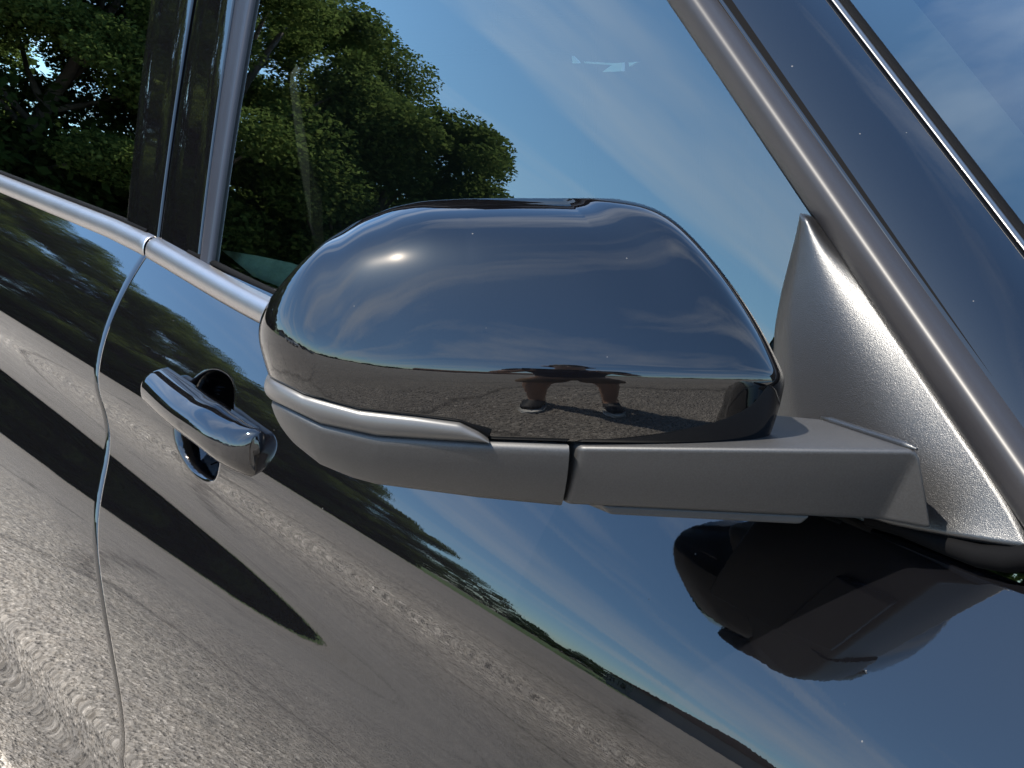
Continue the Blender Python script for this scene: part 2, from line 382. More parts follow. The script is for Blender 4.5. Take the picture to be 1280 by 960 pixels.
# pillar trims, with rounded edges
def strip(name, pxa, pxb, m, off, rnd, depth=.012, ztop=1.47):
    # vertical strip on the glass surface between two image lines (top, bottom)
    (a0, a1), (b0, b1) = pxa, pxb
    A0, A1, B0, B1 = (onW(*q, off) for q in (a0, a1, b0, b1))
    def ext(P0, P1, z): t = (z-P1[2])/(P0[2]-P1[2]); return P1[0]+(P0[0]-P1[0])*t
    G = []
    for z in np.linspace(1.012, ztop, 40):
        xa, xb = ext(A0, A1, z), ext(B0, B1, z); w = xb-xa; y = wy(z)-off; row = [(xa, y+depth, z), (xa, y+rnd, z)]
        for q in np.linspace(0, PI/2, 5)[1:]: row.append((xa+rnd*(1-math.cos(q)), y+rnd*(1-math.sin(q)), z))
        row += [(xa+w*u, y, z) for u in (.35, .65)]
        for q in np.linspace(PI/2, 0, 5)[:-1]: row.append((xb-rnd*(1-math.cos(q)), y+rnd*(1-math.sin(q)), z))
        row += [(xb, y+rnd, z), (xb, y+depth, z)]
        G.append(row)
    return part(fixn(grid_obj(name, np.array(G), m)))
strip('pillar_trim', ((188, 0), (158, 275)), ((240, 0), (198, 290)), PILLAR, .004, .003)
strip('pillar_trim', ((245, 0), (201, 290)), ((292, 0), (250, 305)), PILLAR, .004, .003)
strip('window_channel', ((292.5, 0), (250.5, 305)), ((313, 0), (264, 310)), CHANNEL, .007, .005)

# A-pillar: satin strip, seal gap, painted pillar, windscreen trim, windscreen
def lineW(pa, pb, off, za=None):
    A, B = onW(*pa, off), onW(*pb, off); return A, B
def along(A, B, t): return A+(B-A)*t
def ruled(name, lines, m, n=40, t0=-.75, t1=1.25, parent=True):
    ts = np.linspace(t0, t1, n); G = np.array([[along(A, B, t) for (A, B) in lines] for t in ts]); o = fixn(grid_obj(name, G, m)); return part(o)
L0 = lineW((827, 0), (1280, 672), .006); L1 = lineW((884, 0), (1280, 562), .006)
nW = WN
def section(La, Lb, prof):    # profile across the strip (fraction, offset outwards)
    out = []
    for u, h in prof:
        A = La[0]*(1-u)+Lb[0]*u+nW*h; B = La[1]*(1-u)+Lb[1]*u+nW*h; out.append((A, B))
    return out
prof = [(0., -.016), (0., -.009), (.015, -.006), (.05, -.0035), (.15, -.0005), (.3, .0028), (.5, .0058), (.66, .0072), (.78, .0072), (.86, .006), (.92, .0038), (.965, .0005), (.99, -.005), (1., -.016)]
ruled('pillar_strip', section(L0, L1, prof), SATIN)
# seal behind the gap
L1b = lineW((880, 0), (1280, 568), -.012); L1c = lineW((915, 0), (1280, 528), -.012)
ruled('pillar_seal', section(L1b, L1c, [(0, 0), (.3, .002), (.5, .004), (.7, .002), (1, 0)]), RUBBER)
# painted pillar: rises from the seal, faces out, up and forward
La = lineW((897, 0), (1280, 549), -.008)
def inb(L, dyv, dxv, dzv):
    return tuple(P+np.array([dxv, dyv, dzv]) for P in L)
def pixline(pa, pb, dyv):      # the image line pushed inboard by dyv from the glass plane
    return lineW(pa, pb, -dyv)
Lr = pixline((1046, 0), (1280, 302), .085)
pil = []
for u in np.concatenate([[0, .01, .03], np.linspace(.06, 1, 22)]):
    A = La[0]*(1-u)+Lr[0]*u; B = La[1]*(1-u)+Lr[1]*u
    ax = (La[1]-La[0]); ax = ax/np.linalg.norm(ax); cr_ = Lr[0]-La[0]; nn = np.cross(ax, cr_); nn /= np.linalg.norm(nn)
    if nn[1] > 0: nn = -nn
    h = .011*(1-(1-min(u/.6, 1))**1.7) * (1-.55*max(0, (u-.5)/.5)**1.6) - (.006 if u == 0 else 0)
    pil.append((A+nn*h, B+nn*h))
ruled('a_pillar', pil, PAINT)
Lr1 = pixline((1046, 0), (1280, 302), .083); Lr2 = pixline((1055, 0), (1280, 290), .083)
ruled('windscreen_trim', section(Lr1, Lr2, [(-.1, -.004), (.1, .009), (.35, .013), (.6, .013), (.8, .010), (1, -.004)]), plain('dull silver edge trim', (.14, .135, .13), .35, 1., var=.05))
ruled('windscreen_seal', section(pixline((1040, 0), (1280, 310), .083), pixline((1060, 0), (1280, 284), .083), [(0, -.003), (.25, .0065), (.8, .0065), (1, -.003)]), RUBBER)
Ls = [pixline((1055, 0), (1280, 290), .084)]
wind = [Ls[0]]; band = [(P[0], P[1]) for P in Ls]
vdir = np.array([.22, 1.0, .05])
def shift(L, w): 
    d = vdir*np.array([1-w*.45, 1, 1])*w; return (L[0]+d, L[1]+d)
ruled('windscreen', [shift(Ls[0], w) for w in np.linspace(0, .9, 20)], SCREEN, t1=1.1)
ruled('windscreen_edge_band', [(A-np.array([0, -.004, .006]), B-np.array([0, -.004, .006])) for A, B in [shift(Ls[0], w) for w in (0, .03, .06)]], FRIT, t1=1.1)
# roof and bonnet beyond the frame
rf = [(x, y, 1.58+.03*math.cos((y-.85)/.62*1.2)-.05*((x+.9)/1.3)**2) for x in np.linspace(-3.3, -.55, 12) for y in np.linspace(.09, 1.5, 10)]
part(fixn(mesh_obj('roof', rf, grid_faces(12, 10), PAINT)))
bn = np.array([[(x, y, 1.02+.06*math.sin((y+.0)/1.7*PI)-.06*(x-.35)**2) for y in np.linspace(.03, 1.67, 14)] for x in np.linspace(.42, 1.1, 10)])
part(fixn(grid_obj('bonnet', bn, PAINT)))

# cabin
def cab(name, c, h, m=CABIN, bv=.03):
    v, f = box(c, h); o = mesh_obj(name, v, f, m, sm=False); bevel(o, bv); return part(o)
cab('dashboard', (.15, .85, .86), (.22, .72, .16), bv=.06)
for yy_ in (.45, 1.25):
    for xx_ in (-.95, -1.95):
        v = join([box((xx_, yy_, .62), (.26, .24, .1)), box((xx_-.27, yy_, .93), (.07, .24, .3)), box((xx_-.30, yy_, 1.32), (.045, .12, .09))])
        o = mesh_obj('seat', *v, CABIN, sm=False); bevel(o, .03); part(o)
cab('cabin_floor', (-1.6, .85, .38), (1.8, .78, .02), bv=.01)
cab('far_door_lining', (-.9, 1.66, .95), (2.6, .02, .72), bv=.01)
cab('rear_lining', (-3.3, .85, .95), (.02, .82, .72), bv=.01)
cab('headlining', (-1.95, .87, 1.50), (1.35, .80, .012), bv=.005)
cab('door_lining', (-.95, .09, .78), (1.5, .03, .2), bv=.02)
gp = [onW(286, 318), onW(330, 326), onW(372, 335), onW(400, 352), onW(392, 380), onW(340, 362)]
gp = [atPl(*q, (0, .045, 1.02), (0, -.75, .66)) for q in ((284, 318), (330, 326), (372, 335), (420, 352), (400, 392), (330, 356))]
part(solid(mesh_obj('door_top_trim', gp, [tuple(range(6))], CARD, sm=False), .01))
# white cut-outs added to stand in for daylight glimpsed through the cabin
vc = []
for poly in ([(718, 70), (725, 77), (726, 79), (719, 79)], [(733, 77), (768, 79), (781, 78), (781, 89), (756, 90), (768, 81), (735, 79)], [(789, 78), (801, 77), (790, 83)]):
    vc.append(([atY(*q, .42) for q in poly], [tuple(range(len(poly)))]))
part(solid(mesh_obj('daylight_card', *join(vc), WHITE, sm=False), .004))

# ------------------------------------------------------------------ door mirror
def interp_curve(pts):
    xs = [p[0] for p in pts]; ys = [p[1] for p in pts]
    return lambda x: float(np.interp(x, xs, ys))
TOPC = interp_curve([(318, 425), (325, 402), (332, 383), (345, 362), (370, 334), (400, 306), (425, 289), (450, 275), (490, 259), (530, 251), (580, 248.5), (640, 247.5), (740, 248), (805, 250), (838, 258), (862, 271), (893, 296), (926, 333), (953, 376), (972, 417), (983, 450), (989, 480), (998, 520)])
CRE = interp_curve([(315, 404), (330, 414), (400, 449), (480, 463), (560, 467), (740, 469), (975, 474)])
BOT = interp_curve([(315, 455), (334, 470), (380, 492), (450, 511), (520, 519), (575, 527), (600, 540), (615, 552), (730, 556), (960, 560), (1000, 561)])
LTOP = interp_curve([(315, 457), (334, 471.5), (380, 494), (450, 513), (520, 521), (575, 529), (600, 542), (613, 552)])
LBOT = interp_curve([(315, 478), (340, 500), (400, 529), (470, 544), (560, 550), (613, 553)])
HTOP = interp_curve([(315, 480), (340, 502), (400, 531), (470, 546), (560, 552), (620, 555), (730, 559), (1000, 562)])
HBOT = interp_curve([(315, 490), (345, 525), (362, 550), (400, 580), (440, 596), (470, 604), (600, 621), (705, 631), (740, 634)])
HOLD = {}
def zat(i, d, curve):       # height at plan station i, d metres inside it; past the outer end it stays level
    j = min(i, IMIN); return zpix(PL[j]+DI[j]*d, curve)
def zpix(xy, curve):
    lo, hi = .8, 1.34
    for _ in range(50):
        z = (lo+hi)/2; p = proj((xy[0], xy[1], z))
        if p[1] > curve(p[0]): lo = z
        else: hi = z
    return z
P0 = atY(980, 476, -.062)
sk = np.array([0, .012, .03, .065, .11, .208, .275, .318, .349, .379]); ak = [-45, 0, 18, 28, 34.5, 44, 57, 84, 110, 132]
ss = np.linspace(0, sk[-1], 201); az = np.radians(pchip(sk, ak, ss))
az = np.convolve(np.pad(az, 6, mode='edge'), np.ones(13)/13, 'valid')
tt = np.stack([-np.sin(az), -np.cos(az)], 1)
PL = P0[:2]+np.concatenate([[[0, 0]], np.cumsum((tt[1:]+tt[:-1])/2*ss[1], 0)])
NA = np.array([-.155, -.125]); NB = np.array([-.215, -.235])   # spine in plan
def todir(p):
    ab = NB-NA; t = np.clip(((p-NA) @ ab)/(ab @ ab), 0, 1); d = NA+ab*t-p; L = np.linalg.norm(d); return d/L, L
# smooth the inward directions along the plan curve
DI = np.array([todir(p)[0] for p in PL]); DL = np.array([todir(p)[1] for p in PL])
ker = np.hanning(83)[1:-1]; ker /= ker.sum()
DI = np.stack([np.convolve(np.pad(DI[:, k], 40, mode='edge'), ker, 'valid') for k in (0, 1)], 1); DI /= np.linalg.norm(DI, axis=1)[:, None]
IMIN = int(np.argmin([proj((*p, 1.1))[0] for p in PL]))
tau = np.concatenate([np.linspace(0, .12, 14)[:-1], .12+.88*np.sin(np.linspace(0, 1, 44)*PI/2)])
def upper_tilt(t, f): return np.radians(29 + 27*t + 31.5*t**f)
def trapz_(y, x): return float(((y[1:]+y[:-1])/2*np.diff(x)).sum())
def hsm(a, n):
    k = np.hanning(2*n+1)[1:-1]; k /= k.sum(); return np.convolve(np.pad(a, n-1, mode='edge'), k, 'valid')
DLS = hsm(DL, 30)
def cap_surface():
    ZC, HH, HB, FE = [], [], [], []
    for i in range(len(ss)):
        p = PL[i]; d = DI[i]; zc_ = zat(i, 0, CRE); u = ss[i]/ss[-1]
        f = np.interp(u, [0, .25, .5, 1], [14, 7, 4.5, 4]); ph = upper_tilt(tau, f); c_ = trapz_(np.tan(ph), tau)
        lo, hi = .0005, .2
        for _ in range(40):
            H = (lo+hi)/2; q = proj((*(p+d*min(c_*H, .8*DLS[i])), zc_+H))
            if q[1] > TOPC(q[0]): lo = H
            else: hi = H
        if i > IMIN: H = HH[-1]
        ZC.append(zc_); HH.append(H); HB.append(max(.004, zc_-zat(i, .004, BOT))); FE.append(f)
    ZC = hsm(np.array(ZC), 8); uu = ss/ss[-1]; HH = hsm(np.array(HH), 9)
    def build(HH):
        SC = hsm(np.array([min(1, .8*DLS[i]/(trapz_(np.tan(upper_tilt(tau, FE[i])), tau)*HH[i])) for i in range(len(ss))]), 24); rows = []; over = []
        for i in range(len(ss)):
            p = PL[i]; d = DI[i]; zc_ = ZC[i]; u = uu[i]; H = HH[i]; hb = HB[i]; ph = upper_tilt(tau, FE[i])
            w = min(np.interp(u, [0, .45, .7, 1], [.0065, .008, .014, .024]), .45*H)
            zl = -hb*np.linspace(1, 0, 30)[:-1]**1.6; zs_ = np.concatenate([zl, tau*H])
            hi_t = np.concatenate([np.full(len(zl), math.tan(math.radians(29))), np.tan(ph)])*SC[i]
            lo_t = np.tan(np.radians(-6 + 16*zs_.clip(-hb, 0)/.045))
            bl = smooth((zs_+w)/(2*w)); tn_ = lo_t*(1-bl)+hi_t*bl
            off = np.concatenate([[0], np.cumsum((tn_[1:]+tn_[:-1])/2*np.diff(zs_))]); off -= off[len(zl)]
            col = np.concatenate([p+d*off[:, None], (zc_+zs_)[:, None]], 1)
            v = col[len(zl):]-C; zd = v @ FW; X = 640+F*(v @ RT)/zd; Y = 480-F*(v @ UP)/zd
            over.append(max(TOPC(a)-b for a, b in zip(X[::2], Y[::2])))
            col = [tuple(q) for q in col]; e = np.array(col[-1]); rr_ = max(.012, DLS[i]-off[-1])
            for fr, dz in ((.25, -.012), (.55, -.03), (.95, -.05)): col.append((e[0]+d[0]*rr_*fr, e[1]+d[1]*rr_*fr, e[2]+dz*min(1, H/.05)))
            b0 = np.array(col[0]); col = [(b0[0]+d[0]*.012, b0[1]+d[1]*.012, b0[2]+.0005), (b0[0]+d[0]*.002, b0[1]+d[1]*.002, b0[2]-.0008)] + col
            rows.append(col)
        return np.array(rows), np.array(over)
    for it in range(9):
        G, ov = build(HH)
        if it == 8: break
        dv = -ov*.00044*.8; dv[IMIN-6:] = np.minimum(dv[IMIN-6:], 0); dv = np.clip(dv, -.006, .006)
        HH = np.maximum(hsm(HH+dv, 6), .004)
    return G
OUTER = .07
CAPG = cap_surface()
cap = part(fixn(grid_obj('door_mirror', CAPG, PAINT_CAP)))
tag(cap, 'gloss black mirror cap')
def sub(o): o.parent = cap; return o
rp = CAPG[2:80:3, -4]; sub(fixn(mesh_obj('cap_rim', *tube(rp+np.array([-.002, .0016, -.0034]), np.concatenate([np.full(len(rp)-16, .0032), np.linspace(.0032, .0003, 16)]), 14), PAINT_CAP)))
def band_surface(name, i0, i1, top, bot, d0, d1, bulge, m, floor=None, step=1, roll=.004):
    G = []
    for i in range(i0, i1, step):
        p = PL[i]; d = DI[i]; z1 = zat(i, d0, top); z0 = min(zat(i, d1, bot), z1-.0008); col = [(*(p+d*(d0+.012)), z1-.0006), (*(p+d*(d0+.0016)), z1)]
        for t in np.linspace(0, 1, 14)[1:]:
            col.append((*(p+d*(d0+(d1-d0)*t - bulge*math.sin(PI*t)**.8)), z1+(z0-z1)*(.015+.985*t)))
        col.append((*(p+d*(d1+.003)), z0-.0016)); col.append((*(p+d*(d1+.009)), z0-.0024))
        if floor is not None: col.append((*(p+d*max(DL[i]*.9, d1+.01)), z0+floor))
        else: col.append((*(p+d*(d1+.02)), z0-.001))
        G.append(col)
    o = fixn(grid_obj(name, np.array(G), m)); return sub(o)
pxs = np.array([proj((*p, 1.1))[0] for p in PL])
iL = int(np.argmin(np.abs(pxs-613))); iS = int(np.argmin(np.abs(pxs-716)))
N_ = len(ss)
tag(band_surface('indicator_lamp', iL, N_, LTOP, LBOT, .004, .006, .0035, LENS), 'clear grey indicator lens wrapping the outer end')
band_surface('lower_housing', iS, N_, HTOP, HBOT, .0055, .022, .003, HOUSING, floor=.012)
# black backing that fills the joints
sub(fixn(grid_obj('inner_shell', np.array([[(*(PL[i]+DI[i]*.020), zat(i, .02, BOT)+.03-.05*t) for t in (0, .5, 1)] for i in range(0, N_, 4)]), RUBBER)))
# rear shell and glass
def rear_shell():
    G = []
    for X, hw, hh in ((-.115, .02, .03), (-.135, .058, .048), (-.165, .078, .056), (-.205, .092, .060), (-.238, .096, .060), (-.243, .092, .057), (-.238, .088, .053)):
        row = []
        for k in range(40):
            q = 2*PI*k/40; cx_, sx_ = math.cos(q), math.sin(q)
            row.append((X, -.19+hw*.76*np.sign(cx_)*abs(cx_)**.6, 1.118+hh*np.sign(sx_)*abs(sx_)**.6))
        G.append(row)
    return sub(fixn(grid_obj('rear_shell', np.array(G), PAINT_CAP, closed=True)))
rear_shell()
gq = [(-.2385, -.19+.065*np.sign(math.cos(q))*abs(math.cos(q))**.6, 1.118+.05*np.sign(math.sin(q))*abs(math.sin(q))**.6) for q in np.linspace(0, 2*PI, 41)[:-1]]
sub(mesh_obj('mirror_glass', gq, [tuple(range(40))], MGLASS, sm=False))
# arm
pS = PL[iS]; dS = DI[iS]
def onplan(px, py, d=.0):    # a point under the plan curve at this pixel
    zt = atPl(px, py, (*(pS+dS*d), 1.1), (math.cos(az[iS]), -math.sin(az[iS]), 0)); return zt
A0t = onplan(726, 559.5, .0055); A0b = onplan(708, 631.5, .022)
A1 = atY(1150, 563, -.030); A2 = atY(1168, 664, -.020); A3 = atY(1098, 651, -.058)
A4 = atY(1030, 524, -.005); A5 = atZ(968, 531, A4[2]+.001)
A3 = atPl(1098, 651, A0t, np.cross(A1-A0t, A0b-A0t))
A0t2 = A0t+np.array([-.13, .01, .004]); A0b2 = A0b+np.array([-.125, .01, -.001]); A2b = np.array([A4[0]-.06, .0, A2[2]]); 
arm_v = [A0t, A1, A3, A0b, A2, A4, A0t2, A0b2, A2b]
arm_f = [(0, 1, 2, 3), (1, 4, 2), (0, 6, 5, 1), (3, 2, 7), (2, 8, 7), (2, 4, 8), (6, 7, 8), (6, 8, 5), (0, 3, 7, 6), (1, 5, 8, 4)]
arm = fixn(mesh_obj('mirror_arm', arm_v, arm_f, HOUSING, sm=True)); bevel(arm, .0035, 4, 15); sub(arm)
sub(fixn(mesh_obj('arm_ridge', *tube([A4+(A1-A4)*t+np.array([0, -.001, .0006]) for t in np.linspace(-.02, .98, 9)], [.001]+[.0026]*7+[.0008], 12), SAIL)))
v, f = box((-.125, -.118, 1.086), (.04, .045, .022)); o = mesh_obj('pivot_housing', v, f, HOUSING, sm=True); bevel(o, .012, 4); sub(o)
# underside plate and puddle lamp
pv = [atPl(*q, (0, 0, A0b[2]-.004), (0, 0, 1)) for q in ((764, 640), (1020, 656), (1010, 650), (770, 636))]
pb_ = [A0b+(A3-A0b)*.12+np.array([-.004, .002, -.0005]), A0b+(A3-A0b)*.80+np.array([-.004, .002, -.0005])]
pv = [pb_[0], pb_[1], pb_[1]+np.array([-.05, 0, 0]), pb_[0]+np.array([-.05, 0, 0])]
pl = [p+np.array([0, 0, -.006]) for p in pv]; pl[0] = pl[0]+(pb_[1]-pb_[0])*.05; pl[1] = pl[1]-(pb_[1]-pb_[0])*.05
o = fixn(mesh_obj('arm_underplate', pv+pl, [(0, 1, 2, 3), (4, 7, 6, 5), (0, 4, 5, 1), (1, 5, 6, 2), (2, 6, 7, 3), (3, 7, 4, 0)], HOUSING, sm=False)); bevel(o, .0015, 2); sub(o)

# sail panel
def sail():
    rowsL = [(1000, 266), (995, 290), (986, 325), (974, 372), (966, 420), (964, 470), (968, 525), (985, 590), (1020, 632), (1085, 650)]
    rowsR = [(1012, 266), (1034, 300), (1060, 336), (1092, 384), (1124, 432), (1158, 483), (1194, 536), (1232, 592), (1262, 640), (1284, 684)]
    tq = np.linspace(0, 1, 10); ti = np.linspace(0, 1, 60)
    Lx, Ly = pchip(tq, [p[0] for p in rowsL], ti), pchip(tq, [p[1] for p in rowsL], ti); Rx, Ry = pchip(tq, [p[0] for p in rowsR], ti), pchip(tq, [p[1] for p in rowsR], ti)
    G = []
    for i in range(60):
        row = []
        for u in np.linspace(0, 1, 40):
            edge = min(1, ti[i]/.03)**.5
            off = -.002 + .012*edge*(1-(1-min(u/.16, 1))**2.5) + .004*edge*math.sin(PI*u) - .0075*u*u
            row.append(onW(Lx[i]*(1-u)+Rx[i]*u, Ly[i]*(1-u)+Ry[i]*u, off))
        row = [row[0]+np.array([0, .015, 0])]+row+[row[-1]+np.array([0, .012, 0])]
        G.append(row)
    bt = [np.array(p)+np.array([.001, .003, -.003]) for p in G[-1]]; bt2 = [np.array(p)+np.array([.001, .02, -.004]) for p in G[-1]]
    G += [bt, bt2]
    return part(fixn(grid_obj('mirror_sail', np.array(G), SAIL)))
sail()
# black gasket under the sail and arm
gk = [onW(*q, .006) for q in ((1085, 650), (1130, 661), (1180, 680), (1225, 695), (1262, 700), (1284, 697), (1330, 690))]
part(fixn(mesh_obj('sail_gasket', *tube(gk, [.004, .005, .006, .007, .0075, .0075, .0075], 10), RUBBER)))

fl = np.array([[(x, wy(z)+.004, z) for x in np.linspace(-.2, .45, 12)] for z in (.99, 1.03, 1.06)]); part(grid_obj('sill_filler', fl, RUBBER))
# door handle: a bowed bar over the finger recess
def handle():
    y0 = skin_y(-.7, HC[2]); n = 72
    xL = atY(182, 496, y0-.016)[0]; xR = atY(318, 590, y0-.004)[0]
    zl_, zr_ = atY(192, 502, y0-.030)[2], atY(296, 578, y0-.032)[2]
    u = np.concatenate([np.linspace(0, .12, 14)[:-1], np.linspace(.12, .8, 30)[:-1], np.linspace(.8, 1, 30)]); G = []
    for t in u:
        x = xL+(xR-xL)*t; zc_ = zl_+(zr_-zl_)*(t-.08)/.72
        D = .029*math.sqrt(max(0, 1-max(0, (.10-t)/.10)**2)) if t < .1 else .029+.005*math.sin(PI*min(1, (t-.1)/.75))
        if t > .72: D = D*math.sqrt(max(0, 1-((t-.72)/.284)**2.3))
        h = np.interp(t, [0, .02, .06, .5, .72, .85, .97, 1], [.013, .0185, .0215, .0215, .0235, .0255, .0255, .023])
        zc_ -= .004*smooth((t-.6)/.3)
        row = []
        for k in range(30):
            q = -PI/2+PI*k/29; a, b = math.cos(q), math.sin(q)
            row.append((x, y0+.006-(D+.006)*abs(a)**.85, zc_+h*np.sign(b)*abs(b)**.8))
        row += [(x, y0+.010, zc_+h*.6), (x, y0+.010, zc_-h*.6)]
        G.append(row)
    G = np.array(G); m = G.shape[1]; nn = len(u)
    f = grid_faces(nn, m, 0, True)+[tuple(range(m-1, -1, -1)), tuple(range((nn-1)*m, nn*m))]
    h = part(fixn(mesh_obj('door_handle', G.reshape(-1, 3), f, PAINT)))
handle()

# ------------------------------------------------------------------ trees mirrored in the glass and paint
def leaf_mat(name, c1, c2):
    m, nt, b, out = new_mat(name); nt.nodes.remove(b); g = nt.nodes.new('ShaderNodeNewGeometry')
    r = ramp(nt, g.outputs['Random Per Island'], [(0, c1), (1, c2)])
    d = nt.nodes.new('ShaderNodeBsdfDiffuse'); t = nt.nodes.new('ShaderNodeBsdfTranslucent'); nt.links.new(r.outputs[0], d.inputs[0]); nt.links.new(r.outputs[0], t.inputs[0])
    x = nt.nodes.new('ShaderNodeMixShader'); x.inputs[0].default_value = .48; nt.links.new(d.outputs[0], x.inputs[1]); nt.links.new(t.outputs[0], x.inputs[2]); nt.links.new(x.outputs[0], out.inputs[0]); return m
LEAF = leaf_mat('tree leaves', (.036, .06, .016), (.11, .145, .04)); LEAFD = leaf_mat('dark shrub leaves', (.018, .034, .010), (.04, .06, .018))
BARK = plain('grey brown bark', (.07, .055, .042), .9, var=.35, vs_=4, bs=.8, bd=.02, bscale=18)
def leaves(P, S, flat=.5):
    n = len(P); A = rng.normal(size=(n, 3)); A[:, 2] *= flat; A /= np.linalg.norm(A, axis=1)[:, None]
    B = rng.normal(size=(n, 3)); B[:, 2] *= .6; B -= (B*A).sum(1)[:, None]*A; B /= np.linalg.norm(B, axis=1)[:, None]
    A = A*S[:, None]; B = B*(S*rng.uniform(.45, .8, n))[:, None]
    V = np.stack([P-A, P+B*.9-A*.1, P+A, P-B*.9-A*.1], 1).reshape(-1, 3)
    Fc = np.arange(4*n).reshape(n, 4); return V, Fc
def leaf_mesh(name, V, Fc, m):
    me = bpy.data.meshes.new(name); nv, nf = len(V), len(Fc)
    me.vertices.add(nv); me.vertices.foreach_set('co', V.astype(np.float32).ravel()); me.loops.add(nf*4); me.loops.foreach_set('vertex_index', Fc.astype(np.int32).ravel())
    me.polygons.add(nf); me.polygons.foreach_set('loop_start', np.arange(nf, dtype=np.int32)*4); me.update(calc_edges=True); me.validate(); me.materials.append(m); return me
def crown(H, R, n, z0):
    nl = 84; L = []
    for k in range(nl):
        t = random.random()**.8; z = z0+(H-z0)*t; rr = R*math.sqrt(max(.02, 1-((t-.38)/.66)**2))
        a = random.uniform(0, 2*PI); q = rr*random.uniform(.45, .95); L.append((q*math.cos(a), q*math.sin(a), min(z, H-.45), random.uniform(.5, 1.15)*R*.245))
    L = np.array(L); w = L[:, 3]**2; k = rng.choice(nl, n, p=w/w.sum()); D = rng.normal(size=(n, 3)); D /= np.linalg.norm(D, axis=1)[:, None]
    r = rng.random(n)**.45; P = L[k, :3]+D*(L[k, 3]*r)[:, None]*np.array([1.15, 1.15, .7]); P[:, 2] = np.maximum(P[:, 2], .2)
    return P, L
def trunk(H, L):
    parts = []; pts = [(0, 0, -.1), (.05, .03, H*.2), (-.06, .05, H*.45), (.03, -.04, H*.72), (0, 0, H*.9)]
    parts.append(tube(pts, [H*.026, H*.02, H*.015, H*.009, H*.003], 9))
    for l in L[::5]:
        zb = max(H*.16, min(l[2]*.62, H*.75)); parts.append(tube([(0, 0, zb), (l[0]*.45, l[1]*.45, zb+(l[2]-zb)*.4), (l[0], l[1], l[2])], [H*.009, H*.006, H*.002], 6))
    return join(parts)
PROT = []
for (H, R, n, z0) in ((10., 3.7, 130000, 1.0), (8.6, 3.6, 120000, .8), (7.0, 3.3, 105000, .7)):
    P, L = crown(H, R, n, z0); V, Fc = leaves(P, rng.uniform(.03, .078, n)); cm = leaf_mesh('crown', V, Fc, LEAF)
    tv, tf = trunk(H, L); tm = bpy.data.meshes.new('trunk'); tm.from_pydata([tuple(map(float, v)) for v in tv], [], tf); tm.materials.append(BARK); tm.polygons.foreach_set('use_smooth', [True]*len(tm.polygons))
    PROT.append((cm, tm))
TREES = [   # azimuth, distance, prototype, scale, turn, label
 (34.4, 28, 2, .84, .3, 'small spreading tree at the right end of the trees mirrored in front window'),
 (30.0, 27, 2, 1.0, 2.1, 'round leafy tree second from the right end of the mirrored row'),
 (23.0, 27, 1, .98, 4.0, 'broad leafy tree third from the right end of the mirrored row'),
 (17.0, 27, 0, .88, 1.0, 'tall tree mirrored beside the rear upright of the front window'),
 (11.0, 28, 0, .95, 5.2, 'tall dense tree mirrored in the gloss black pillar trim'),
 (6.5, 29, 1, 1.05, .8, 'tall tree mirrored in the right half of rear window'),
 (2.0, 29, 0, .95, 2.6, 'tall tree mirrored in the left half of rear window'),
 (-2.5, 30, 1, 1.3, 3.3, 'broad tree at the far left of the mirrored row'),
 (-7., 31, 0, 1.1, 4.6, 'tree at the far end of the mirrored row behind the car'),
 (25.5, 34, 0, .95, 2.2, 'taller tree behind the broad tree in the mirrored row'),
 (9.0, 35, 0, 1.0, .2, 'taller tree behind the tall dense tree in the mirrored row'),
]
for a, d, k, sc, rz, lab in TREES:
    t = empty('tree', polar(a, d)); t.rotation_euler = (0, 0, rz); t.scale = (sc,)*3; tag(t, lab, 'tree', 'trees along the edge of the lot')
    for nm, me in (('crown', PROT[k][0]), ('trunk', PROT[k][1])):
        o = bpy.data.objects.new(nm, me); COL.objects.link(o); o.parent = t
# undergrowth under the trees
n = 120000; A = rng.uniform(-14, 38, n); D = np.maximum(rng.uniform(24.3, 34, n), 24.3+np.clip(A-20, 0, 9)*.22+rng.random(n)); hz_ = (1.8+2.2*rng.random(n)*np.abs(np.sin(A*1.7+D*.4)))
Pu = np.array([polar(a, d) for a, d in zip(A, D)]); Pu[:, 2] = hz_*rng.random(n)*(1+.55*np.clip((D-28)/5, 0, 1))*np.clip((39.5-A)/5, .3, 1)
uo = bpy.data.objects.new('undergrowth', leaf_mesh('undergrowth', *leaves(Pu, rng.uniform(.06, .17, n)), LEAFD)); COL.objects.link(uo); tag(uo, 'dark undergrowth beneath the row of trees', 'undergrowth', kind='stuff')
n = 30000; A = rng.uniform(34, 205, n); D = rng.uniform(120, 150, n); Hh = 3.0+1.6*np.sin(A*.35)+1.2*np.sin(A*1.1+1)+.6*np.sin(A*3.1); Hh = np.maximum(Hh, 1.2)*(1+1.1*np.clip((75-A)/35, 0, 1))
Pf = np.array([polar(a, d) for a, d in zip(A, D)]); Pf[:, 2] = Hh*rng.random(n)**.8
fo = bpy.data.objects.new('distant_woods', leaf_mesh('distant_woods', *leaves(Pf, rng.uniform(.5, 1.1, n)), LEAFD)); COL.objects.link(fo); tag(fo, 'low line of distant woods beyond the lot', 'woods', kind='stuff')

